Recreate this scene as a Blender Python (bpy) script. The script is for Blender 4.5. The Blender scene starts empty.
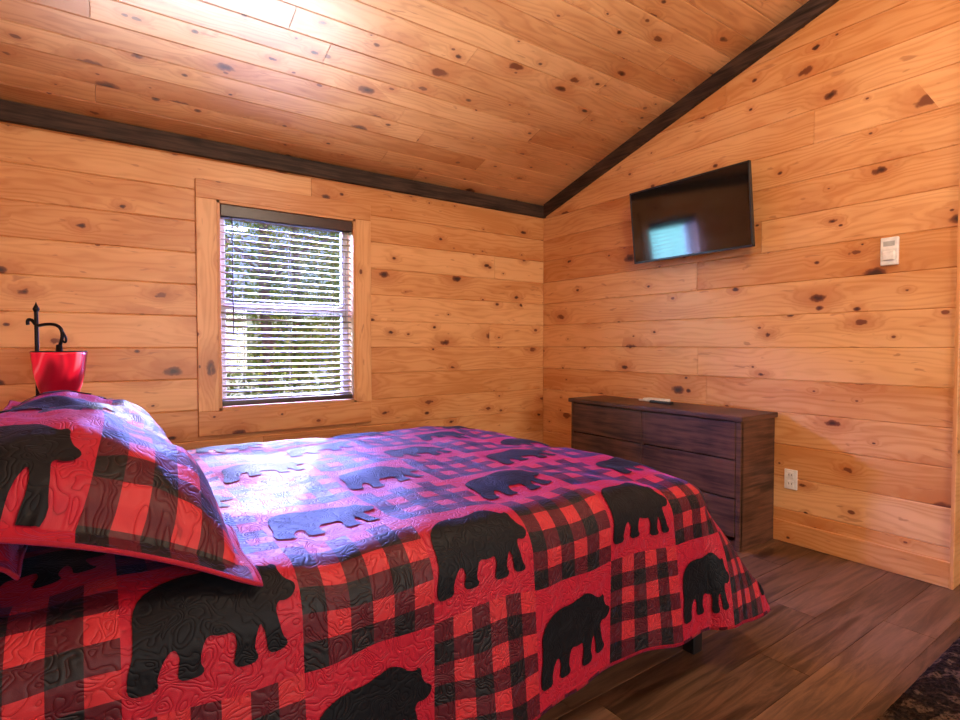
import bpy, bmesh, math, random
from mathutils import Vector, Matrix, noise, geometry
random.seed(7)
scene = bpy.context.scene
scene.view_settings.view_transform = 'Standard'
scene.view_settings.look = 'None'
scene.view_settings.exposure = 0.0
COL = scene.collection

# ------------------------------------------------------------------ helpers
def empty(name, loc=(0, 0, 0)):
    e = bpy.data.objects.new(name, None); e.location = loc
    e.empty_display_size = .1; COL.objects.link(e); return e

def link(name, me, mat=None, parent=None, smooth=False):
    o = bpy.data.objects.new(name, me); COL.objects.link(o)
    if mat: me.materials.append(mat)
    if parent is not None: o.parent = parent
    if smooth:
        for p in me.polygons: p.use_smooth = True
    return o

def boxes(name, bl, mat, bevel=0.0, parent=None, seg=2):
    v, f = [], []
    for (x0, x1, y0, y1, z0, z1) in bl:
        n = len(v)
        v += [(x0,y0,z0),(x1,y0,z0),(x1,y1,z0),(x0,y1,z0),(x0,y0,z1),(x1,y0,z1),(x1,y1,z1),(x0,y1,z1)]
        f += [[n+i for i in q] for q in ((0,3,2,1),(4,5,6,7),(0,1,5,4),(1,2,6,5),(2,3,7,6),(3,0,4,7))]
    me = bpy.data.meshes.new(name); me.from_pydata(v, [], f)
    o = link(name, me, mat, parent)
    if bevel:
        m = o.modifiers.new('bev', 'BEVEL'); m.width = bevel; m.segments = seg; m.limit_method = 'ANGLE'
        for p in me.polygons: p.use_smooth = True
        w = o.modifiers.new('wn', 'WEIGHTED_NORMAL'); w.keep_sharp = True
    return o

def lathe(name, prof, mat, center, parent=None, n=32, solid=0):
    v, f = [], []
    for (r, z) in prof:
        for i in range(n):
            a = 2*math.pi*i/n
            v.append((center[0]+r*math.cos(a), center[1]+r*math.sin(a), center[2]+z))
    for j in range(len(prof)-1):
        for i in range(n):
            f.append((j*n+i, j*n+(i+1) % n, (j+1)*n+(i+1) % n, (j+1)*n+i))
    me = bpy.data.meshes.new(name); me.from_pydata(v, [], f)
    o = link(name, me, mat, parent, True)
    if solid:
        m = o.modifiers.new('s', 'SOLIDIFY'); m.thickness = solid
    return o

def tube(name, pts, r, mat, parent=None, smooth=True):
    cu = bpy.data.curves.new(name, 'CURVE'); cu.dimensions = '3D'
    cu.bevel_depth = r; cu.bevel_resolution = 4; cu.use_fill_caps = True
    s = cu.splines.new('NURBS' if smooth else 'POLY'); s.points.add(len(pts)-1)
    for p, c in zip(s.points, pts): p.co = (*c, 1)
    if smooth: s.use_endpoint_u = True; s.order_u = 3
    cu.resolution_u = 8
    o = bpy.data.objects.new(name, cu); COL.objects.link(o); cu.materials.append(mat)
    if parent is not None: o.parent = parent
    return o

class NT:
    def __init__(s, name):
        s.m = bpy.data.materials.new(name); s.m.use_nodes = True
        s.t = s.m.node_tree; s.n = s.t.nodes; s.l = s.t.links
        s.b = s.n['Principled BSDF']
    def _in(s, sock, v):
        if isinstance(v, bpy.types.NodeSocket): s.l.new(v, sock)
        elif v is not None: sock.default_value = v
    def math(s, op, a, b=None, c=None, clamp=False):
        n = s.n.new('ShaderNodeMath'); n.operation = op; n.use_clamp = clamp
        s._in(n.inputs[0], a)
        if b is not None: s._in(n.inputs[1], b)
        if c is not None: s._in(n.inputs[2], c)
        return n.outputs[0]
    def comb(s, x, y, z=0.0):
        n = s.n.new('ShaderNodeCombineXYZ')
        for i, q in enumerate((x, y, z)): s._in(n.inputs[i], q)
        return n.outputs[0]
    def sep(s, v):
        n = s.n.new('ShaderNodeSeparateXYZ'); s.l.new(v, n.inputs[0]); return n.outputs
    def uv(s, name):
        n = s.n.new('ShaderNodeUVMap'); n.uv_map = name; return n.outputs[0]
    def obj(s):
        return s.n.new('ShaderNodeTexCoord').outputs['Object']
    def noise(s, v, scale=1., detail=2., rough=.5, dist=0.):
        n = s.n.new('ShaderNodeTexNoise'); s._in(n.inputs['Vector'], v)
        n.inputs['Scale'].default_value = scale; n.inputs['Detail'].default_value = detail
        n.inputs['Roughness'].default_value = rough; n.inputs['Distortion'].default_value = dist
        return n.outputs[0]
    def smooth(s, v, a, b):
        n = s.n.new('ShaderNodeMapRange'); n.interpolation_type = 'SMOOTHSTEP'
        s._in(n.inputs[0], v); s._in(n.inputs[1], a); s._in(n.inputs[2], b)
        return n.outputs[0]
    def mix(s, f, a, b, mode='MIX'):
        n = s.n.new('ShaderNodeMix'); n.data_type = 'RGBA'; n.blend_type = mode
        s._in(n.inputs[0], f)
        for i, q in ((6, a), (7, b)):
            if isinstance(q, tuple) and len(q) == 3: q = (*q, 1)
            s._in(n.inputs[i], q)
        return n.outputs[2]
    def bump(s, h, strength=.5, dist=.01):
        n = s.n.new('ShaderNodeBump'); n.inputs['Strength'].default_value = strength
        n.inputs['Distance'].default_value = dist
        s.l.new(h, n.inputs['Height']); s.l.new(n.outputs[0], s.b.inputs['Normal'])
    def set(s, **k):
        for a, v in k.items():
            a = a.replace('_', ' ')
            if isinstance(v, tuple) and len(v) == 3: v = (*v, 1)
            s._in(s.b.inputs[a], v)
        return s.m

def plain(name, col, rough=.5, metal=0., **k):
    t = NT(name)
    n = t.noise(t.obj(), 35., 3.)
    c = t.mix(t.smooth(n, .3, .7), tuple(x*.88 for x in col), tuple(min(1, x*1.08) for x in col))
    t.set(Base_Color=c, Roughness=rough, Metallic=metal, **k)
    return t.m

# ------------------------------------------------------------------ materials
def pine(name, light, mid, rough, knots=1.0, coat=0.0, coatr=.28):
    t = NT(name)
    u, v, _ = t.sep(t.uv('UVMap')); r1, r2, _ = t.sep(t.uv('bid'))
    wob = t.noise(t.comb(t.math('MULTIPLY', u, 26.), t.math('MULTIPLY', v, 26.)), 1., 2.)
    def knotset(su, sv, thr, rmin, rvar, off):
        kv = t.comb(t.math('MULTIPLY_ADD', u, su, off), t.math('MULTIPLY', v, sv))
        vo = t.n.new('ShaderNodeTexVoronoi'); vo.voronoi_dimensions = '2D'; vo.inputs['Scale'].default_value = 1.0
        t.l.new(kv, vo.inputs['Vector'])
        cr, cg, cb = t.sep(vo.outputs['Color'])
        d = t.math('ADD', vo.outputs['Distance'], t.math('MULTIPLY', t.math('SUBTRACT', wob, .5), rvar*1.2))
        on = t.math('GREATER_THAN', cr, thr)
        rad = t.math('ADD', t.math('MULTIPLY', t.math('MULTIPLY', cg, cg), rvar), rmin)
        kn = t.math('MULTIPLY', t.smooth(d, rad, t.math('MULTIPLY', rad, .6)), on)
        core = t.math('MULTIPLY', t.smooth(d, t.math('MULTIPLY', rad, .65), t.math('MULTIPLY', rad, .15)), on)
        core = t.math('MULTIPLY', core, t.math('GREATER_THAN', cb, .3))
        halo = t.math('MULTIPLY', t.smooth(d, t.math('MULTIPLY', rad, 4.2), t.math('MULTIPLY', rad, .8)), on)
        return kn, core, halo
    k1, c1_, h1 = knotset(1.9, 3.6, 1-.66*knots, .042, .090, 0.)
    k2, c2_, h2 = knotset(4.2, 6.5, 1-.32*knots, .042, .07, 7.7)
    kn = t.math('MAXIMUM', k1, k2); core = t.math('MAXIMUM', c1_, c2_); halo = t.math('MAXIMUM', h1, t.math('MULTIPLY', h2, .6))
    # grain
    w = t.noise(t.comb(t.math('MULTIPLY', u, .9), t.math('MULTIPLY', v, 5.)), 1., 3., .55)
    g = t.math('ADD', t.math('MULTIPLY', v, 170.), t.math('MULTIPLY', w, 60.))
    g = t.math('ADD', g, t.math('MULTIPLY', halo, 12.))
    ring = t.math('MULTIPLY_ADD', t.math('SINE', g), .5, .5)
    fine = t.noise(t.comb(t.math('MULTIPLY', u, 6.), t.math('MULTIPLY', v, 260.)), 1., 3.)
    blot = t.noise(t.comb(t.math('MULTIPLY', u, 1.6), t.math('MULTIPLY', v, 7.)), 1., 3.)
    f = t.math('ADD', t.math('MULTIPLY', t.math('POWER', ring, 2.), .34), t.math('MULTIPLY', fine, .32))
    f = t.math('ADD', f, t.math('MULTIPLY', t.smooth(blot, .35, .72), .45))
    f = t.math('ADD', f, t.math('MULTIPLY', t.math('SUBTRACT', r1, .5), .85), clamp=True)
    c = t.mix(f, light, mid)
    c = t.mix(t.math('MULTIPLY', halo, .58), c, (.46, .150, .038))
    c = t.mix(t.math('MULTIPLY', kn, .96), c, (.17, .042, .014))
    c = t.mix(t.math('MULTIPLY', core, .88), c, (.035, .011, .006))
    st = t.noise(t.comb(t.math('MULTIPLY', u, 7.), t.math('MULTIPLY', v, 28.)), 1., 2., .5, .5)
    c = t.mix(t.math('MULTIPLY', t.smooth(st, .66, .73), .55), c, (.36, .12, .04))
    t.bump(t.math('ADD', t.math('MULTIPLY', ring, .4), t.math('MULTIPLY', fine, .6)), .12, .002)
    t.set(Base_Color=c, Roughness=rough, Coat_Weight=coat, Coat_Roughness=coatr)
    return t.m

M_pine = pine('pine_wall_boards', (.80, .455, .20), (.57, .235, .070), .38)
M_ceil = pine('pine_ceiling_boards', (.74, .40, .175), (.47, .185, .058), .36, 1.12, 1.0, .31)

def darkwood(name, a, b, rough, sc=1.0, spec=.5):
    t = NT(name)
    x, y, z = t.sep(t.obj())
    n = t.noise(t.comb(t.math('MULTIPLY', x, 3.*sc), t.math('MULTIPLY', y, 3.*sc), t.math('MULTIPLY', z, 45.*sc)), 1., 5., .65)
    n2 = t.noise(t.obj(), 5., 2.)
    c = t.mix(t.smooth(t.math('MULTIPLY_ADD', n2, .3, t.math('MULTIPLY', n, .8)), .35, .75), a, b)
    t.bump(n, .3, .002)
    t.set(Base_Color=c, Roughness=rough, Specular_IOR_Level=spec)
    return t.m
M_beam = darkwood('dark_stained_trim', (.012, .007, .005), (.085, .048, .032), .6, 1., .25)
M_dres = darkwood('espresso_wood', (.026, .011, .007), (.140, .060, .035), .45, 1., .35)

# floor
t = NT('dark_laminate_floor')
u, v, _ = t.sep(t.uv('UVMap')); r1, r2, _ = t.sep(t.uv('bid'))
a = t.noise(t.comb(t.math('MULTIPLY', u, 2.2), t.math('MULTIPLY', v, 26.)), 1., 5., .68, .8)
b_ = t.noise(t.comb(t.math('MULTIPLY', u, 1.2), t.math('MULTIPLY', v, 6.)), 1., 3.)
f = t.math('ADD', t.math('MULTIPLY', t.smooth(a, .32, .70), .65), t.math('MULTIPLY', b_, .3))
f = t.math('ADD', f, t.math('MULTIPLY', t.math('SUBTRACT', r1, .5), .5), clamp=True)
c = t.mix(f, (.032, .015, .008), (.225, .118, .068))
t.bump(a, .15, .002)
t.set(Base_Color=c, Roughness=.30, Specular_IOR_Level=.4)
M_floor = t.m

# quilt fabrics
BLK = .32
def quilt_nodes(t, u, v, st):
    n1 = t.noise(t.comb(u, v), 21., .3, .5, 1.1)
    w = t.math('ABSOLUTE', t.math('SINE', t.math('MULTIPLY', n1, 22.)))
    h = t.math('POWER', w, .5)
    wv = t.noise(t.comb(u, v), 600., 1.)
    t.bump(t.math('ADD', h, t.math('MULTIPLY', wv, .15)), st, .0032)
    return w
def quilt(name, rows=True):
    t = NT(name)
    u, v, _ = t.sep(t.uv('UVMap'))
    w = quilt_nodes(t, u, v, .5)
    fu = t.math('FLOOR', t.math('DIVIDE', u, BLK)); fv = t.math('FLOOR', t.math('DIVIDE', v, BLK))
    s = t.math('ADD', fu, fv) if rows else fu
    par = t.math('MULTIPLY', t.math('FRACT', t.math('MULTIPLY', t.math('ADD', s, 100.), .5)), 2.)
    per = BLK/3
    ca = t.math('LESS_THAN', t.math('FRACT', t.math('DIVIDE', u, per)), .5)
    cb = t.math('LESS_THAN', t.math('FRACT', t.math('DIVIDE', v, per)), .5)
    tot = t.math('ADD', ca, cb)
    red = (.34, .007, .026)
    pl = t.mix(t.math('GREATER_THAN', tot, .5), (.40, .020, .030), (.070, .0035, .011))
    pl = t.mix(t.math('GREATER_THAN', tot, 1.5), pl, (.004, .0035, .006))
    c = t.mix(t.math('GREATER_THAN', par, .5), red, pl)
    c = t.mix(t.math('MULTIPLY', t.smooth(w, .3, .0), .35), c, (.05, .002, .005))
    t.set(Base_Color=c, Roughness=.52, Sheen_Weight=.22, Sheen_Roughness=.26, Sheen_Tint=(.16, .24, 1.0), Specular_IOR_Level=.30)  # blue sheen tint stands in for the window's cool reflection
    return t.m
M_quilt = quilt('quilt_print'); M_sham = quilt('sham_print', False)
t = NT('bear_black_fabric'); u, v, _ = t.sep(t.uv('UVMap')); w = quilt_nodes(t, u, v, .4)
t.set(Base_Color=t.mix(t.smooth(w, .3, 0.), (.004, .005, .008), (.002, .002, .004)), Roughness=.55, Sheen_Weight=.08, Sheen_Roughness=.26, Sheen_Tint=(.2, .5, 1.0), Specular_IOR_Level=.17)  # bluish sheen tint imitates window light reflected on the black cloth
M_bear = t.m

M_white = plain('white_plastic', (.82, .81, .78), .4)
M_vinyl = plain('white_vinyl', (.60, .57, .50), .45)
M_black = plain('black_plastic', (.012, .012, .014), .3)
M_iron = plain('black_iron', (.015, .012, .012), .45, .8)
M_slat = plain('blind_slat', (.24, .185, .13), .4)
M_val = plain('blind_valance_dark', (.045, .020, .018), .35)
M_matt = plain('mattress_ticking', (.7, .68, .64), .8)
M_steel = plain('bracket_steel', (.05, .05, .05), .4, .9)
t = NT('tv_screen_glass'); t.set(Base_Color=(.004, .005, .006), Roughness=.08, Specular_IOR_Level=.9, Coat_Weight=.3, Coat_Roughness=.05); M_scr = t.m
t = NT('window_glass')
gl = t.n.new('ShaderNodeBsdfTransparent'); gs = t.n.new('ShaderNodeBsdfGlossy'); gs.inputs['Roughness'].default_value = .02
mx = t.n.new('ShaderNodeMixShader'); mx.inputs[0].default_value = .06
t.l.new(gl.outputs[0], mx.inputs[1]); t.l.new(gs.outputs[0], mx.inputs[2])
t.l.new(mx.outputs[0], t.n['Material Output'].inputs[0]); M_glass = t.m
t = NT('red_art_glass')
x_, y_, z_ = t.sep(t.obj())
n = t.noise(t.comb(t.math('MULTIPLY', x_, 9.), t.math('MULTIPLY', y_, 9.), t.math('MULTIPLY', z_, 4.)), 1., 1., .4, 1.0)
c = t.mix(t.smooth(n, .38, .62), (.17, .002, .008), (.60, .010, .030))
c = t.mix(t.smooth(n, .62, .74), c, (.90, .25, .28))  # pale streaks put the lit shade's pinkish glow into its colour
t.set(Base_Color=c, Roughness=.22, Emission_Color=c, Emission_Strength=.6, Specular_IOR_Level=.35); M_shade = t.m
t = NT('bulb_glow'); t.set(Base_Color=(1, .8, .6), Emission_Color=(1, .7, .6), Emission_Strength=25.); M_bulb = t.m

# ------------------------------------------------------------------ board walls
class Boards:
    def __init__(s): s.v = []; s.f = []; s.uv = []; s.bid = []
    def board(s, O, U, V, N, u0, u1, v0, v1, cv=.0052, cu=.0014, dep=.0058):
        ru, rv, r1, r2 = random.random()*40, random.random()*40, random.random(), random.random()
        us = (u0, u0+cu, u1-cu, u1); vs = (v0, v0+cv, v1-cv, v1)
        n = len(s.v)
        for j in range(4):
            for i in range(4):
                e = -dep if (i in (0, 3) or j in (0, 3)) else 0
                s.v.append(tuple(O+U*us[i]+V*vs[j]+N*e))
        for j in range(3):
            for i in range(3):
                q = [(i, j), (i+1, j), (i+1, j+1), (i, j+1)]
                s.f.append([n+b*4+a for a, b in q])
                for a, b in q:
                    s.uv.append((us[a]+ru, vs[b]-v0+rv)); s.bid.append((r1, r2))
    def row(s, O, U, V, N, u0, u1, v0, v1, L=(2.0, 3.8), **k):
        x = u0
        first = True
        while x < u1-.01:
            l = random.uniform(*L)
            if first: l *= random.uniform(.3, 1.); first = False
            y = min(u1, x+l)
            if u1-y < .5: y = u1
            s.board(O, U, V, N, x, y, v0, v1, **k); x = y
    def slab(s, corners):
        n = len(s.v); s.v += [tuple(c) for c in corners]
        for q in ((0,3,2,1),(4,5,6,7),(0,1,5,4),(1,2,6,5),(2,3,7,6),(3,0,4,7)):
            s.f.append([n+i for i in q])
            for i in q: s.uv.append((.1*i, .1*i)); s.bid.append((.9, .5))
    def bx(s, x0, x1, y0, y1, z0, z1):
        s.slab([(x0,y0,z0),(x1,y0,z0),(x1,y1,z0),(x0,y1,z0),(x0,y0,z1),(x1,y0,z1),(x1,y1,z1),(x0,y1,z1)])
    def make(s, name, mat, parent=None):
        me = bpy.data.meshes.new(name); me.from_pydata(s.v, [], s.f)
        a = me.uv_layers.new(name='UVMap'); b = me.uv_layers.new(name='bid')
        for i, (p, q) in enumerate(zip(s.uv, s.bid)):
            a.data[i].uv = p; b.data[i].uv = q
        return link(name, me, mat, parent)

X = Vector((1, 0, 0)); Y = Vector((0, 1, 0)); Z = Vector((0, 0, 1))
XL, XH, YR, YE, RW = -3.95, 1.25, -6.8, -2.945, .194
H0, SL, YRG = 2.44, .306, -3.4
WX0, WX1, WZ0, WZ1 = -2.737, -1.825, .765, 2.085
ceilz = lambda y: H0-SL*y if y > YRG else H0-SL*YRG+SL*(y-YRG)

# window wall (y = 0)
B = Boards(); O = Vector((0, 0, 0))
z = 0
while z < 2.46:
    z1 = min(z+RW, 2.48)
    if z1 <= WZ0 or z >= WZ1: B.row(O, X, Z, -Y, XL, .0, z, z1)
    else:
        B.row(O, X, Z, -Y, XL, WX0, z, z1, L=(3, 4)); B.row(O, X, Z, -Y, WX1, .0, z, z1, L=(3, 4))
    z += RW
g = .006
B.bx(XL-.12, WX0, g, .13, 0, 2.48); B.bx(WX1, .12, g, .13, 0, 2.48)
B.bx(WX0, WX1, g, .13, 0, WZ0); B.bx(WX0, WX1, g, .13, WZ1, 2.48)
B.make('wall_window', M_pine)

def gable(name, xw, N, segs):
    B = Boards(); O = Vector((xw, 0, 0))
    for (ya, yb) in segs:
        z = 0
        while z < 3.6:
            z1 = z+RW
            lo = ya
            hi = yb
            if yb < YRG and ceilz(yb) < z: hi = YRG-(ceilz(YRG)-z)/SL
            if z > H0: lo = min(ya, (H0-z)/SL)
            if lo-hi > .05 and z < ceilz(YRG): B.row(O, -Y, Z, N, -lo, -hi, z, z1)
            z += RW
        s = -N
        x0, x1 = sorted((xw+s.x*g, xw+s.x*.12))
        ys = [ya]+([YRG] if ya > YRG > yb else [])+[yb]
        for p, q in zip(ys[:-1], ys[1:]):
            B.slab([(x0,q,0),(x1,q,0),(x1,p,0),(x0,p,0),(x0,q,ceilz(q)),(x1,q,ceilz(q)),(x1,p,ceilz(p)),(x0,p,ceilz(p))])
    return B.make(name, M_pine)
gable('wall_right', 0, -X, [(0, YE), (-4.2, YR)])
gable('wall_left', XL, X, [(0, YR)])
gable('wall_hall', XH, -X, [(-1.6, YR)])
boxes('wall_hall_end', [(0.12, XH, -1.72, -1.6, 0, 2.96)], M_pine)
B = Boards(); O = Vector((0, YR, 0)); z = 0
BX0, BX1, BZ0, BZ1 = -3.1, -.9, .5, 2.1
while z < 2.46:
    z1 = z+RW
    if z1 <= BZ0 or z >= BZ1: B.row(O, X, Z, Y, XL, XH, z, z1)
    else:
        B.row(O, X, Z, Y, XL, BX0, z, z1); B.row(O, X, Z, Y, BX1, XH, z, z1)
    z += RW
B.bx(XL-.12, BX0, YR-.12, YR-g, 0, 2.5); B.bx(BX1, XH+.12, YR-.12, YR-g, 0, 2.5)
B.bx(BX0, BX1, YR-.12, YR-g, 0, BZ0+.08); B.bx(BX0, BX1, YR-.12, YR-g, BZ1-.04, 2.5)
B.make('wall_back', M_pine)
w2 = empty('added_back_window')  # unseen back window, added to let in fill light
boxes('frame', [(BX0,BX1,YR-.1,YR-.04,BZ0+.08,BZ0+.14),(BX0,BX1,YR-.1,YR-.04,BZ1-.1,BZ1-.04),(BX0,BX0+.06,YR-.1,YR-.04,BZ0+.08,BZ1-.04),(BX1-.06,BX1,YR-.1,YR-.04,BZ0+.08,BZ1-.04),(-2.03,-1.97,YR-.1,YR-.04,BZ0+.08,BZ1-.04)], M_vinyl, .004, w2)

# ceiling, two slopes
L = math.sqrt(1+SL*SL)
B = Boards()
Vd = Vector((0, -1, SL))/L; Nd = Vector((0, -SL, -1))/L
ln = -YRG*L; cw = .146; v0 = 0
while v0 < ln:
    v1 = min(v0+cw, ln); B.row(Vector((0, 0, H0)), X, Vd, Nd, XL, XH, v0, v1, L=(1.6, 3.6), cv=.0045, dep=.0052); v0 += cw
Vd2 = Vector((0, -1, -SL))/L; Nd2 = Vector((0, SL, -1))/L; v0 = 0
while v0 < ln:
    v1 = min(v0+cw, ln); B.row(Vector((0, YRG, ceilz(YRG))), X, Vd2, Nd2, XL, XH, v0, v1, L=(1.6, 3.6), cv=.0045, dep=.0052); v0 += cw
e = .0055; T = .28
zr = ceilz(YRG)
B.slab([(XL-.2,YRG,zr+e),(XH+.2,YRG,zr+e),(XH+.2,.6,H0-SL*.6+e),(XL-.2,.6,H0-SL*.6+e),(XL-.2,YRG,zr+T),(XH+.2,YRG,zr+T),(XH+.2,.6,H0-SL*.6+T),(XL-.2,.6,H0-SL*.6+T)])
B.slab([(XL-.2,YR-.4,H0-SL*.4+e),(XH+.2,YR-.4,H0-SL*.4+e),(XH+.2,YRG,zr+e),(XL-.2,YRG,zr+e),(XL-.2,YR-.4,H0-SL*.4+T),(XH+.2,YR-.4,H0-SL*.4+T),(XH+.2,YRG,zr+T),(XL-.2,YRG,zr+T)])
B.make('ceiling', M_ceil)

# floor
B = Boards(); y = 0.0; fw = .18
while y > YR:
    B.row(Vector((0, 0, 0)), X, -Y, Z, XL, XH, -y, min(-y+fw, -YR), L=(.9, 1.5), cv=.0014, cu=.001, dep=.0018); y -= fw
B.bx(XL-.1, XH+.1, YR-.1, .1, -.15, -.0019)
B.make('floor', M_floor)

# dark trims
boxes('trim_1', [(XL, 0, -.035, 0, 2.335, 2.44)], M_beam, .004)
def slope_trim(name, xw, s, ya, yb, hgt=.105, th=.032):
    v = []
    for x in (xw, xw+s*th):
        v += [(x, ya, ceilz(ya)-hgt), (x, yb, ceilz(yb)-hgt), (x, yb, ceilz(yb)), (x, ya, ceilz(ya))]
    f = [(0,1,2,3),(4,7,6,5),(0,4,5,1),(1,5,6,2),(2,6,7,3),(3,7,4,0)]
    me = bpy.data.meshes.new(name); me.from_pydata(v, [], f); link(name, me, M_beam)
slope_trim('trim_2', 0, -1, -.035, YE)
slope_trim('trim_3', XL, 1, -.035, YRG)
def pboard(name, O, U, V, N, u0, u1, v0, v1, th, parent=None):
    B = Boards(); B.board(O+N*th, U, V, N, u0, u1, v0, v1, cv=.003, cu=.003, dep=.003)
    a, b, c, d = [O+U*p+V*q for p, q in ((u0, v0), (u1, v0), (u1, v1), (u0, v1))]
    B.slab([a, b, c, d]+[k+N*(th-.003) for k in (a, b, c, d)])
    return B.make(name, M_pine, parent)
pboard('baseboard_right', Vector((0,0,0)), -Y, Z, -X, .018, -YE, 0, .125, .016)
pboard('baseboard_window', Vector((0,0,0)), X, Z, -Y, XL, 0, 0, .125, .016)
pboard('trim_4', Vector((0, YE, 0)), X, Z, -Y, -.016, .12, 0, 3.3, .016)

# ------------------------------------------------------------------ window 1
w = empty('window_1')
cw_, th = .118, .02
O = Vector((0, 0, 0))
pboard('casing_left', O, Z, X, -Y, WZ0, WZ1, WX0-cw_, WX0, th, w)
pboard('casing_right', O, Z, X, -Y, WZ0, WZ1, WX1, WX1+cw_, th, w)
pboard('casing_top', O, X, Z, -Y, WX0-cw_, WX1+cw_, WZ1, WZ1+.115, th, w)
pboard('casing_bottom', O, X, Z, -Y, WX0-cw_, WX1+cw_, WZ0-.155, WZ0, th, w)
J = Boards()
def jb(O, U, V, N, u0, u1, v0, v1): J.board(O, U, V, N, u0, u1, v0, v1, cv=.001, dep=.001)
jb(Vector((WX1-.018, 0, 0)), Z, Y, -X, WZ0, WZ1, -.02, .13)
jb(Vector((WX0+.018, 0, 0)), Z, Y, X, WZ0, WZ1, -.02, .13)
jb(Vector((0, 0, WZ0+.018)), X, Y, Z, WX0, WX1, -.02, .13)
jb(Vector((0, 0, WZ1-.018)), X, Y, -Z, WX0, WX1, -.02, .13)
J.bx(WX1-.017, WX1, -.019, .13, WZ0, WZ1); J.bx(WX0, WX0+.017, -.019, .13, WZ0, WZ1)
J.bx(WX0, WX1, -.019, .13, WZ0, WZ0+.017); J.bx(WX0, WX1, -.019, .13, WZ1-.017, WZ1)
J.make('jamb', M_pine, w)
a0, a1, c0, c1 = WX0+.018, WX1-.018, WZ0+.018, WZ1-.018
zm = (c0+c1)/2+.01
fr = .045
boxes('sash', [(a0,a0+fr,.085,.13,c0,c1),(a1-fr,a1,.085,.13,c0,c1),(a0,a1,.085,.13,c0,c0+.055),(a0,a1,.085,.13,c1-fr,c1),(a0,a1,.08,.13,zm-.024,zm+.024)], M_vinyl, .004, w)
boxes('glass', [(a0+.01, a1-.01, .108, .112, c0+.01, c1-.01)], M_glass, 0, w)

bl = empty('window_blinds')
boxes('valance', [(a0+.004, a1-.004, -.012, .055, c1-.075, c1-.002)], M_val, .004, bl)
me_v, me_f = [], []
zt, zb = c1-.085, c0+.055
ns = int((zt-zb)/.041)
tilt = math.radians(14)
for i in range(ns+1):
    zc = zb+(zt-zb)*i/ns
    n = len(me_v)
    K = 5
    for x in (a0+.008, a1-.008):
        for k in range(K):
            s_ = (k/(K-1)-.5)*.050
            crown = .003*(1-(s_/.025)**2)
            me_v.append((x, .028+s_*math.cos(tilt), zc+s_*math.sin(tilt)+crown))
    for k in range(K-1): me_f.append((n+k, n+K+k, n+K+k+1, n+k+1))
me = bpy.data.meshes.new('slats'); me.from_pydata(me_v, [], me_f)
o = link('slats', me, M_slat, bl, True); m = o.modifiers.new('s', 'SOLIDIFY'); m.thickness = .0035
boxes('bottom_rail', [(a0+.006, a1-.006, .002, .054, c0+.008, c0+.038)], M_val, .004, bl)
for k, x in enumerate((a0+.14, (a0+a1)/2, a1-.14)):
    tube('ladder_cord_%d' % k, [(x, .003, c0+.03), (x, .003, c1-.07)], .0016, M_slat, bl, False)
    tube('ladder_back_%d' % k, [(x, .053, c0+.03), (x, .053, c1-.07)], .0013, M_slat, bl, False)
tube('pull_cord', [(a1-.06, -.014, c1-.07), (a1-.058, -.016, 1.35)], .0018, M_slat, bl, False)
tube('tilt_wand', [(a0+.07, -.016, c1-.07), (a0+.072, -.018, 1.25)], .004, M_val, bl, False)

# ------------------------------------------------------------------ outdoors
t = NT('lawn_leaf_litter'); n = t.noise(t.obj(), 6., 5., .7)
t.set(Base_Color=t.mix(t.smooth(n, .35, .65), (.30, .34, .16), (.62, .56, .42)), Roughness=.9)
boxes('ground', [(-25, 25, .2, 40, -.75, -.6)], t.m)
t = NT('tree_leaves'); r1, r2, _ = t.sep(t.uv('UVMap'))
t.set(Base_Color=t.mix(r1, (.045, .14, .010), (.32, .40, .06)), Roughness=.6, Specular_IOR_Level=.2)
M_leaf = t.m
M_bark = darkwood('bark', (.06, .045, .035), (.20, .16, .13), .9)
rng = random.Random(3)
tr = empty('trees')
def leaf(base, cl, N, sg, s0, s1):
    v, f, uvs = [], [], []
    for _ in range(N):
        c = rng.choice(cl)
        p = Vector((c[0]+rng.gauss(0, sg), c[1]+rng.gauss(0, sg), max(.03, c[2]+rng.gauss(0, sg*.85))))+Vector(base)
        d1 = Vector((rng.gauss(0,1), rng.gauss(0,1), rng.gauss(0,1))).normalized()
        d2 = d1.orthogonal().normalized(); s_ = rng.uniform(s0, s1)
        n = len(v); v += [tuple(p-d1*s_), tuple(p+d2*s_*.6), tuple(p+d1*s_), tuple(p-d2*s_*.6)]
        f.append((n, n+1, n+2, n+3)); r = rng.random(); uvs += [(r, r)]*4
    me = bpy.data.meshes.new('foliage'); me.from_pydata(v, [], f)
    ul = me.uv_layers.new(name='UVMap')
    for i, q in enumerate(uvs): ul.data[i].uv = q
    link('foliage', me, M_leaf, tr)
for k, (tx, ty, th_, cr_) in enumerate([(-3.6,6.5,3.2,1.5),(-.6,7.5,3.8,1.8),(1.2,6.4,3.0,1.5),(-1.9,11.,5.0,2.4),(2.6,9.,5.,2.4),(-5.8,9.,5.,2.4),(4.9,12,6,3),(1.8,13.5,6,3.)]):
    base = (tx, ty, -.6)
    def P(a, b, c): return (tx+a, ty+b, c-.6)
    tube('trunk', [P(0,0,0),P(.08,.05,th_*.4),P(-.05,0,th_*.8),P(.05,.1,th_+cr_*.6)], .06+.012*th_, M_bark, tr)
    for b in range(7):
        a = rng.uniform(0, 6.28); z0 = th_*rng.uniform(.4, .95)
        tube('branch_%d' % b, [P(0,0,z0),P(math.cos(a)*.6,math.sin(a)*.6,z0+.4),P(math.cos(a)*cr_*.8,math.sin(a)*cr_*.8,z0+.7)], .025, M_bark, tr)
    leaf(base, [(rng.gauss(0, cr_*.5), rng.gauss(0, cr_*.5), th_+rng.gauss(0, cr_*.5)) for _ in range(26)], 3600, .3, .03, .06)
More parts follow.
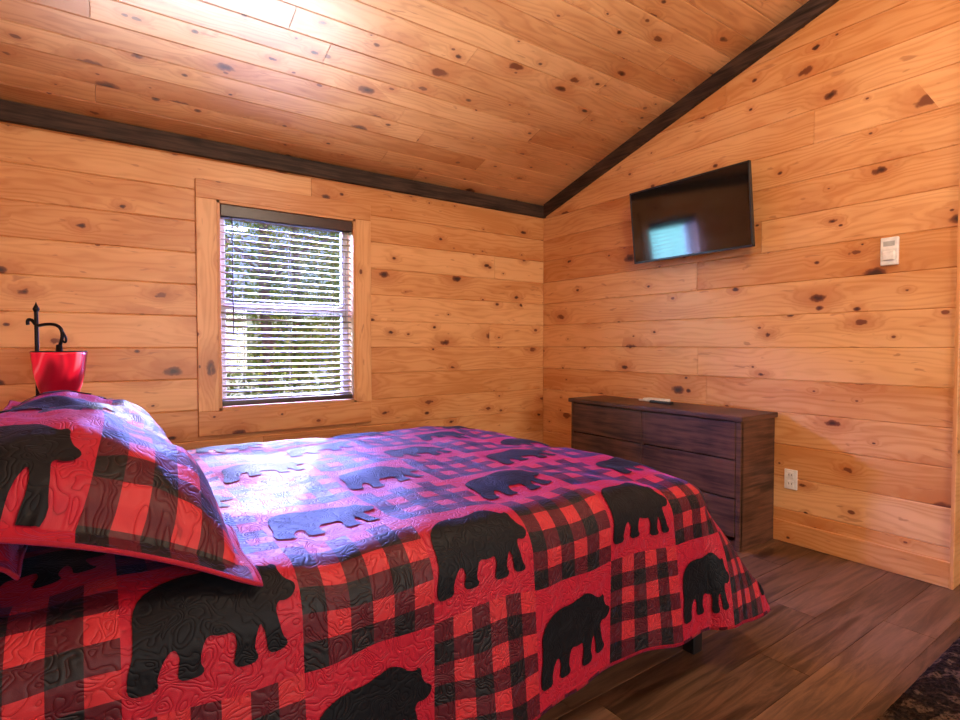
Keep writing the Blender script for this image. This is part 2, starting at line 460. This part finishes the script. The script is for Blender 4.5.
for (y_, zt_, N, s0, s1) in ((5.6, 1.5, 9000, .03, .055), (9.5, 2.6, 9000, .05, .09), (15., 4.6, 11000, .08, .15)):
    hw = y_*.75+1.5
    cl = [(rng.uniform(-hw*.6, hw), rng.gauss(0, .4), rng.uniform(.0, 1)**.8*(zt_+.9*math.sin(i*1.7))) for i in range(110)]
    leaf((-1.2, y_, -.6), cl, N, .16+y_*.018, s0, s1)

# ------------------------------------------------------------------ bed
bed = empty('bed')
boxes('mattress', [(-3.64, -1.53, -2.555, -.94, .42, .668)], M_matt, .09, bed, 5)
boxes('box_spring', [(-3.64, -1.56, -2.52, -.97, .2, .42)], M_matt, .03, bed)
boxes('frame_rails', [(-3.66, -1.54, -2.54, -2.50, .175, .215), (-3.66, -1.54, -.99, -.95, .175, .215), (-1.58, -1.54, -2.54, -.95, .175, .215), (-3.66, -3.62, -2.54, -.95, .175, .215)], M_black, .003, bed)
boxes('legs', [(x-.028, x+.028, y_-.025, y_+.025, 0, .18) for x in (-1.505, -2.6, -3.6) for y_ in (-2.54, -1.75, -.98)], M_black, .004, bed)
boxes('headboard', [(-3.80, -3.76, -2.62, -.88, .35, .86), (-3.81, -3.75, -2.70, -2.62, 0, .90), (-3.81, -3.75, -.88, -.80, 0, .90), (-3.82, -3.74, -2.66, -.84, .86, .91)], M_dres, .008, bed)
boxes('headboard_bracket', [(-3.76, -3.64, -2.45, -2.40, .18, .21), (-3.76, -3.64, -1.10, -1.05, .18, .21), (-3.77, -3.75, -2.45, -2.40, .18, .40), (-3.77, -3.75, -1.10, -1.05, .18, .40)], M_black, .002, bed)

PF, QN, QF, R, SMAX, ZT = -1.58, -2.50, -1.00, .12, .60, .70
def drape(p, q):
    dp = max(0, p-PF); sg = 0; dq = 0
    if q < QN: dq = QN-q; sg = -1
    elif q > QF: dq = q-QF; sg = 1
    bx, by = min(p, PF), min(max(q, QN), QF)
    s = max(dp, dq); h = math.hypot(dp, dq)
    nz = noise.noise(Vector((p*2.6, q*2.6, 3.1)))*.022+noise.noise(Vector((p*7, q*7, 1.)))*.012
    mid = (QN+QF)/2
    ztop = ZT+.012*(1-((by-mid)/.75)**2)+nz
    ztop -= .018*max(0, 1-abs(bx-PF)/.35)
    if s <= 0: return Vector((bx, by, ztop))
    dx, dy = dp/h, sg*dq/h
    arc = R*math.pi/2
    cf_, cq = dp/h, dq/h
    if s < arc:
        a = s/R; out = R*math.sin(a); drop = R*(1-math.cos(a))
    else:
        ex = s-arc; k = ex/(SMAX-arc)
        out = R; drop = R+ex
        rip = cq*(math.sin(7.5*p+1.2*math.sin(2.3*p)+.6)*.024+math.sin(17*p+1)*.007)+cf_*(math.sin(8.5*q+.4)*.02)
        corner = min(dp, dq)/max(dp, dq)
        out += k*(.022+rip)+k*cf_*.14+k*corner*.14
        drop -= k*corner*.05-k*.012*math.sin(5.2*p+.8)
    return Vector((bx+dx*out, by+dy*out, ztop-drop))
def drape_n(p, q):
    e = .004
    a = drape(p+e, q)-drape(p-e, q); b = drape(p, q+e)-drape(p, q-e)
    return a.cross(b).normalized()

def grid(name, fn, p0, p1, q0, q1, np_, nq, mat, uvf, parent=None, solid=0, flip=False):
    v, f, uv = [], [], []
    P = [(p0+(p1-p0)*i/np_, q0+(q1-q0)*j/nq) for j in range(nq+1) for i in range(np_+1)]
    v = [tuple(fn(*c)) for c in P]
    for j in range(nq):
        for i in range(np_):
            n = j*(np_+1)+i; q = (n, n+1, n+np_+2, n+np_+1)
            f.append(q[::-1] if flip else q)
    me = bpy.data.meshes.new(name); me.from_pydata(v, [], f)
    ul = me.uv_layers.new(name='UVMap')
    for l in me.loops: ul.data[l.index].uv = uvf(*P[l.vertex_index])
    o = link(name, me, mat, parent, True)
    if solid:
        m = o.modifiers.new('s', 'SOLIDIFY'); m.thickness = solid; m.offset = -1
    return o

BEAR = [(1.0,.37),(.99,.41),(.935,.45),(.905,.515),(.905,.565),(.88,.595),(.845,.575),(.79,.60),(.72,.655),(.63,.685),(.54,.66),(.42,.64),(.30,.655),(.18,.635),(.08,.57),(.035,.47),(.035,.35),(.03,.24),(.0,.13),(.0,.03),(.03,.0),(.13,.0),(.16,.03),(.15,.07),(.175,.15),(.215,.205),(.25,.21),(.275,.16),(.265,.09),(.26,.04),(.29,.01),(.385,.01),(.41,.04),(.385,.09),(.395,.17),(.43,.235),(.51,.215),(.585,.225),(.60,.15),(.585,.08),(.575,.03),(.60,.0),(.70,.0),(.73,.03),(.705,.09),(.715,.16),(.745,.23),(.77,.18),(.785,.10),(.785,.05),(.82,.02),(.90,.03),(.92,.06),(.885,.11),(.865,.19),(.85,.27),(.87,.315),(.92,.305),(.965,.32)]
def smooth_poly(P):
    out = []
    n = len(P)
    for i in range(n):
        a, b = Vector(P[i]), Vector(P[(i+1) % n])
        out += [a*.78+b*.22, a*.22+b*.78]
    return out
BP = smooth_poly(BEAR)
pts = list(BP); edges = [(i, (i+1) % len(BP)) for i in range(len(BP))]
for i in range(-1, 36):
    for j in range(-1, 26):
        q = Vector((i*.03+.011+(j % 2)*.015, j*.03+.007))
        c = False; n = len(BP); mind = 9
        for k in range(n):
            a, b = BP[k], BP[(k+1) % n]
            if (a.y > q.y) != (b.y > q.y) and q.x < (b.x-a.x)*(q.y-a.y)/(b.y-a.y)+a.x: c = not c
            mind = min(mind, (a-q).length)
        if c and mind > .012: pts.append(q)
BV, _, BF, *_ = geometry.delaunay_2d_cdt(pts, edges, [], 1, 1e-5)

def bears(name, items, fn, fnn, uvf, off, parent, W=.305):
    v, f, uv = [], [], []
    for (pl, qb, lim) in items:
        n = len(v); loc = [(pl+c.x*W, qb+c.y*W) for c in BV]
        keep = [lim is None or lim(*c) for c in loc]
        for c in loc:
            P_ = fn(*c)+fnn(*c)*off
            v.append(tuple(P_)); uv.append(uvf(*c))
        for t_ in BF:
            if all(keep[i] for i in t_): f.append([n+i for i in t_])
    me = bpy.data.meshes.new(name); me.from_pydata(v, [], f)
    ul = me.uv_layers.new(name='UVMap')
    for l in me.loops: ul.data[l.index].uv = uv[l.vertex_index]
    return link(name, me, M_bear, parent, True)

ql = empty('quilt')
U0, V0 = -2.705, -2.45
def quv(p, q): return (p-U0+BLK*1.0, q-V0)
grid('cover', drape, -3.62, PF+SMAX, QN-SMAX, QF+SMAX, 190, 190, M_quilt, quv, ql, .012)
items = []
for c in range(-3, 6):
    for r in range(-2, 7):
        if (c+1+r) % 2 == 0:
            pl = U0+c*BLK+.008; qb = V0+r*BLK+.05
            items.append((pl, qb, lambda p, q: -3.60 < p < PF+SMAX-.01 and QN-SMAX+.01 < q < QF+SMAX-.01))
bears('bear_applique', items, drape, drape_n, quv, .0035, ql)

# pillows -------------------------------------------------------------
def pillow(name, C, th, La, Lb, H, mat, bearspec=None, yaw=0., seed=0., flange=.90, uo=(0, 0), bk=.6, droop=0.):
    pe = empty(name)
    A = Vector((math.cos(th)*math.cos(yaw), math.sin(yaw), -math.sin(th))); A.normalize()
    Bv = Vector((-math.sin(yaw), math.cos(yaw), 0)); Nn = A.cross(Bv); Nn.normalize()
    C = Vector(C)
    def puff(x, y):
        x = min(1, abs(x)/flange); y = min(1, abs(y)/flange)
        return max(0, (1-x**2.6)*(1-y**3.0))**.55
    def mk(sign):
        def fn(a, b):
            x, y = a/La, b/Lb
            h = puff(x, y)*H*(1 if sign > 0 else bk)
            wr = noise.noise(Vector((a*7+seed, b*7, seed)))*.024*puff(x, y)+noise.noise(Vector((a*16+seed, b*12, seed)))*.014*puff(x, y)
            a2 = a*(1-.05*(1-y*y)); b2 = b*(1-.05*(1-x*x))
            fl = .006*math.sin(b*30+seed)*max(0, (abs(x)-.85)/.15)
            bend = -.03*x*x
            P_ = C+A*a2+Bv*b2+Nn*(sign*(h+.003)+wr+fl+bend)
            P_.z -= droop*max(0, (-y-.45)/.55)**1.6
            return P_
        return fn
    top, bot = mk(1), mk(-1)
    uvf = lambda a, b: (a+uo[0], b+uo[1])
    grid('front', top, -La, La, -Lb, Lb, 60, 80, mat, uvf, pe)
    grid('back', bot, -La, La, -Lb, Lb, 40, 50, mat, uvf, pe, flip=True)
    rim = []
    K = 60
    for i in range(K): rim.append((-La+2*La*i/K, -Lb))
    for i in range(K): rim.append((La, -Lb+2*Lb*i/K))
    for i in range(K): rim.append((La-2*La*i/K, Lb))
    for i in range(K): rim.append((-La, Lb-2*Lb*i/K))
    tp = [tuple((top(*c)+bot(*c))/2) for c in rim]
    tube('piping', tp+[tp[0]], .005, mat, pe, False)
    if bearspec:
        def tn(a, b):
            e = .004
            return (top(a+e, b)-top(a-e, b)).cross(top(a, b+e)-top(a, b-e)).normalized()
        bears('bear_applique', [(a, b, lambda p, q: abs(p) < La*.97 and abs(q) < Lb*.97) for a, b in bearspec], top, tn, uvf, .0045, pe)
    return pe
pillow('pillow_sham', (-3.395, -2.16, .868), math.radians(20), .32, .44, .135, M_sham, [(-.345, -.41), (-.32, .06)], 0, 1.3, uo=(.335, .02), bk=.42, droop=.045)
pillow('pillow_sham', (-3.36, -1.33, .862), math.radians(24), .30, .38, .11, M_sham, [(-.30, -.32), (-.30, .05)], 0, 4.1, uo=(.33, .02), bk=.5)
pillow('pillow', (-3.60, -2.10, .775), math.radians(4), .10, .30, .045, M_sham, None, 0, 7.7)
pillow('pillow', (-3.60, -1.34, .775), math.radians(4), .10, .30, .045, M_sham, None, 0, 9.1)

# ------------------------------------------------------------------ nightstand + lamp
ns_ = empty('nightstand')
boxes('case', [(-3.92, -3.47, -.66, -.20, .06, .60)], M_dres, .004, ns_)
boxes('top', [(-3.93, -3.45, -.68, -.18, .60, .63)], M_dres, .005, ns_)
boxes('drawer_fronts', [(-3.90, -3.49, -.675, -.66, .34, .57), (-3.90, -3.49, -.675, -.66, .09, .32)], M_dres, .004, ns_)
boxes('feet', [(x, x+.04, y_, y_+.04, 0, .06) for x in (-3.91, -3.52) for y_ in (-.65, -.25)], M_dres, .002, ns_)
lp = empty('table_lamp')
lx, ly = -3.595, -.45
lathe('base', [(0, .0), (.085, .0), (.088, .012), (.06, .022), (.02, .035), (.012, .06), (0, .06)], M_iron, (lx, ly, .63), lp)
tube('stem', [(lx, ly, .66), (lx, ly, 1.34)], .0085, M_iron, lp, False)
lathe('finial', [(0, 0), (.010, .003), (.014, .014), (.009, .026), (.005, .034), (0, .05)], M_iron, (lx, ly, 1.335), lp, 16)
dx, dy = .816, -.578
def lpt(s_, z_): return (lx+dx*s_, ly+dy*s_, z_)
tube('hook', [lpt(-.04, 1.275), lpt(-.045, 1.30), lpt(-.02, 1.30), lpt(0, 1.268), lpt(.04, 1.278), lpt(.09, 1.278), lpt(.12, 1.255), lpt(.122, 1.21), lpt(.105, 1.17)], .0075, M_iron, lp)
tube('leaf_curl', [lpt(.118, 1.25), lpt(.142, 1.215), lpt(.135, 1.185), lpt(.122, 1.20)], .005, M_iron, lp)
cx_, cy_, _ = lpt(.105, 0)
lathe('cap', [(0, .035), (.012, .03), (.014, .0), (.035, -.012), (.04, -.03)], M_iron, (cx_, cy_, 1.15), lp, 24)
lathe('shade', [(.107, .0), (.104, -.012), (.101, -.04), (.097, -.08), (.090, -.12), (.081, -.16), (.069, -.20), (.055, -.235), (.042, -.255)], M_shade, (cx_, cy_, 1.147), lp, 40, .004)
lathe('shade_rim', [(.04, .0), (.106, .004), (.109, .0), (.107, -.006)], M_iron, (cx_, cy_, 1.147), lp, 40)
lathe('bulb', [(0, .03), (.015, .025), (.03, -.005), (.024, -.03), (0, -.04)], M_bulb, (cx_, cy_, 1.05), lp, 20)

# ------------------------------------------------------------------ dresser
dr = empty('dresser')
DX, DY0, DY1, DH = -.405, -2.11, -.77, .775
boxes('side_panels', [(DX+.015, -.02, DY0, DY0+.03, 0, DH-.03), (DX+.015, -.02, DY1-.03, DY1, 0, DH-.03), (DX+.02, -.02, -1.45, -1.42, .05, DH-.03)], M_dres, .003, dr)
boxes('back_and_shelves', [(-.03, -.018, DY0+.02, DY1-.02, .04, DH-.03), (DX+.02, -.02, DY0+.02, DY1-.02, .05, .08), (DX+.025, -.02, DY0+.02, DY1-.02, DH-.06, DH-.03)], M_dres, .002, dr)
boxes('top', [(DX-.015, -.018, DY0-.018, DY1+.018, DH-.03, DH)], M_dres, .006, dr, 3)
boxes('plinth', [(DX+.02, DX+.05, DY0+.03, DY1-.03, 0, .07)], M_dres, .002, dr)
fr_ = []
for (ya, yb) in ((DY0+.032, -1.447), (-1.423, DY1-.032)):
    for k in range(3):
        z0 = .075+k*.223; fr_.append((DX, DX+.022, ya, yb, z0+.004, z0+.219))
boxes('drawer_fronts', fr_, M_dres, .004, dr)
boxes('face_frame', [(DX+.004, DX+.03, DY0, DY0+.028, .0, DH-.03), (DX+.004, DX+.03, DY1-.028, DY1, .0, DH-.03), (DX+.004, DX+.03, -1.445, -1.425, .05, DH-.03)], M_dres, .002, dr)

rc = empty('remote_control')
boxes('body', [(-.20, -.155, -1.50, -1.33, DH, DH+.018)], M_black, .006, rc)
boxes('buttons', [(-.187+.012*i, -.180+.012*i, -1.48+.02*j, -1.468+.02*j, DH+.016, DH+.0205) for i in range(2) for j in range(6)], M_white, .001, rc)
boxes('cable_box', [(-.13, -.05, -1.40, -1.22, DH, DH+.022), (-.14, -.12, -1.30, -1.19, DH, DH+.012)], M_white, .005)

# ------------------------------------------------------------------ TV
tv = empty('television', (-.135, -1.575, 2.028)); tv.rotation_euler = (0, math.radians(-7), 0)
W2, H2 = .4425, .254
boxes('bezel', [(-.022,.004,-W2,W2,H2-.010,H2), (-.022,.004,-W2,W2,-H2,-H2+.014), (-.022,.004,-W2,-W2+.009,-H2,H2), (-.022,.004,W2-.009,W2,-H2,H2)], M_black, .002, tv)
boxes('screen', [(-.018, .003, -W2+.006, W2-.006, -H2+.010, H2-.007)], M_scr, 0, tv)
boxes('rear_housing', [(.003, .014, -W2+.003, W2-.003, -H2+.003, H2-.003), (.012, .045, -.30, .30, -.21, .12)], M_black, .006, tv)
boxes('wall_bracket', [(-.012, 0, -1.72, -1.43, 1.88, 2.12), (-.10, -.01, -1.60, -1.55, 1.96, 2.04)], M_steel, .003)

# thermostat, outlet
tm = empty('thermostat')
boxes('plate', [(-.022, 0, -2.712, -2.634, 1.592, 1.736)], M_white, .005, tm)
boxes('dial', [(-.034, -.02, -2.700, -2.646, 1.615, 1.665)], M_white, .008, tm)
boxes('display', [(-.0235, -.02, -2.698, -2.648, 1.69, 1.715)], plain('lcd_grey', (.45, .47, .45), .3), .001, tm)
ol = empty('wall_outlet')
boxes('plate', [(-.007, 0, -2.236, -2.162, .322, .440)], M_white, .003, ol)
boxes('receptacles', [(-.010, -.005, -2.217, -2.181, .335, .374), (-.010, -.005, -2.217, -2.181, .388, .427)], M_white, .003, ol)
boxes('slots', [(-.0105, -.009, y_, y_+.003, z_, z_+.012) for y_ in (-2.208, -2.192) for z_ in (.35, .403)], M_black, 0, ol)

# ------------------------------------------------------------------ rug
t = NT('shag_rug'); n = t.noise(t.obj(), 90., 4., .7); n2 = t.noise(t.obj(), 7., 2., .5, 2.)
t.bump(n, 1., .02)
c = t.mix(t.smooth(n, .4, .7), (.006, .004, .003), (.045, .025, .017))
c = t.mix(t.math('MULTIPLY', t.smooth(n2, .54, .60), t.smooth(n, .35, .6)), c, (.13, .080, .052))
t.set(Base_Color=c, Roughness=.95, Specular_IOR_Level=.1)
M_rug = t.m
rx0, rx1, ry0, ry1 = -2.3, -.35, -4.5, -3.11
def rug(p, q):
    e = min(p-rx0, rx1-p, q-ry0, ry1-q)
    z_ = .004+.026*min(1, max(0, e)/.03)**.5
    if e > .001: z_ += noise.noise(Vector((p*45, q*45, 0)))*.007+noise.noise(Vector((p*12, q*12, 0)))*.003
    return Vector((p, q, max(z_, .003)))
o = grid('area_rug', rug, rx0, rx1, ry0, ry1, 260, 190, M_rug, lambda p, q: (p, q))
m = o.modifiers.new('s', 'SOLIDIFY'); m.thickness = .003; m.offset = -1

# unseen ceiling fixture added at the ridge to go with the fill light
cf = empty('added_ridge_fixture', (0, 0, 0))
lathe('canopy', [(0, 0), (.09, 0), (.10, -.02), (.03, -.04), (.012, -.05), (.012, -.35)], M_iron, (-1.9, YRG, ceilz(YRG)-.005), cf)
lathe('globe', [(.03, 0), (.11, -.03), (.16, -.09), (.16, -.13), (.10, -.19), (0, -.21)], plain('opal_glass', (.9, .88, .82), .3, Emission_Color=(1, .85, .65), Emission_Strength=2.), (-1.9, YRG, ceilz(YRG)-.34), cf)

# ------------------------------------------------------------------ lights
def area(name, loc, target, size, size_y, power, col, spread=None):
    l = bpy.data.lights.new(name, 'AREA'); l.shape = 'RECTANGLE'; l.size = size; l.size_y = size_y
    l.energy = power; l.color = col
    if spread: l.spread = math.radians(spread)
    o = bpy.data.objects.new(name, l); o.location = loc; COL.objects.link(o)
    o.rotation_euler = (Vector(target)-Vector(loc)).to_track_quat('-Z', 'Y').to_euler(); return o
area('added_back_fill', (-2.0, YR-.25, 1.35), (-2.0, 0, 1.4), 2.0, 1.4, 115, (1, .91, .82))  # fill lamp added outside the unseen back window
area('added_window_fill_top', (-2.3, 1.0, 2.75), (-2.3, -1.3, .7), 2.0, .9, 7500, (.24, .29, 1.0))  # blue lamp added above the window, out of view, to turn bed top purple
area('added_window_fill_left', (-3.35, .75, 1.85), (-2.0, -1.4, .7), .9, 1.0, 60, (.25, .75, .90))  # added lamp hidden beside the window; its teal shows in the TV
area('added_window_fill_right', (-.85, .75, 1.75), (-2.7, -1.6, .7), .9, 1.0, 900, (.24, .32, 1.0))  # blue lamp added right of the window, hidden, to cool the bed
area('added_ceiling_glare', (-2.55, -.09, .555), (-2.55, -.09-.5, .555+.87), 2.1, .10, 13.5, (.90, .94, 1.0), 62)  # unseen lamp added behind the bed to make the ceiling glare
def pl(name, loc, p, col, r=.15):
    l = bpy.data.lights.new(name, 'POINT'); l.energy = p; l.color = col; l.shadow_soft_size = r
    o = bpy.data.objects.new(name, l); o.location = loc; COL.objects.link(o)
pl('added_ridge_fill', (-1.9, YRG, 2.75), 100, (1, .83, .63), .18)  # warm fill light added just below the unseen ridge fixture
pl('hall_point_light', (.65, -3.6, 2.6), 22, (1, .85, .7), .15)  # warm point light out of view; no hall fixture modelled
s = bpy.data.lights.new('sun', 'SUN'); s.energy = 8.; s.color = (.95, .95, 1.0); s.angle = .02
so = bpy.data.objects.new('sun', s); COL.objects.link(so)
so.rotation_euler = Vector((-.57, -1.28, -.72)).to_track_quat('-Z', 'Y').to_euler()
wd = bpy.data.worlds.new('World'); scene.world = wd; wd.use_nodes = True
nt = wd.node_tree; bg = nt.nodes['Background']
sk = nt.nodes.new('ShaderNodeTexSky'); sk.sky_type = 'NISHITA'; sk.sun_disc = False
sk.sun_elevation = math.radians(38); sk.sun_rotation = math.radians(120)
nt.links.new(sk.outputs[0], bg.inputs[0]); bg.inputs[1].default_value = .15

# ------------------------------------------------------------------ camera
cam = bpy.data.cameras.new('camera'); cam.sensor_width = 36; cam.lens = 36*545/960
cam.clip_start = .05
co = bpy.data.objects.new('camera', cam); COL.objects.link(co)
co.location = (-3.375, -3.76, 1.18)
co.rotation_euler = (math.radians(90-1.58), 0, math.radians(-35.3))
scene.camera = co
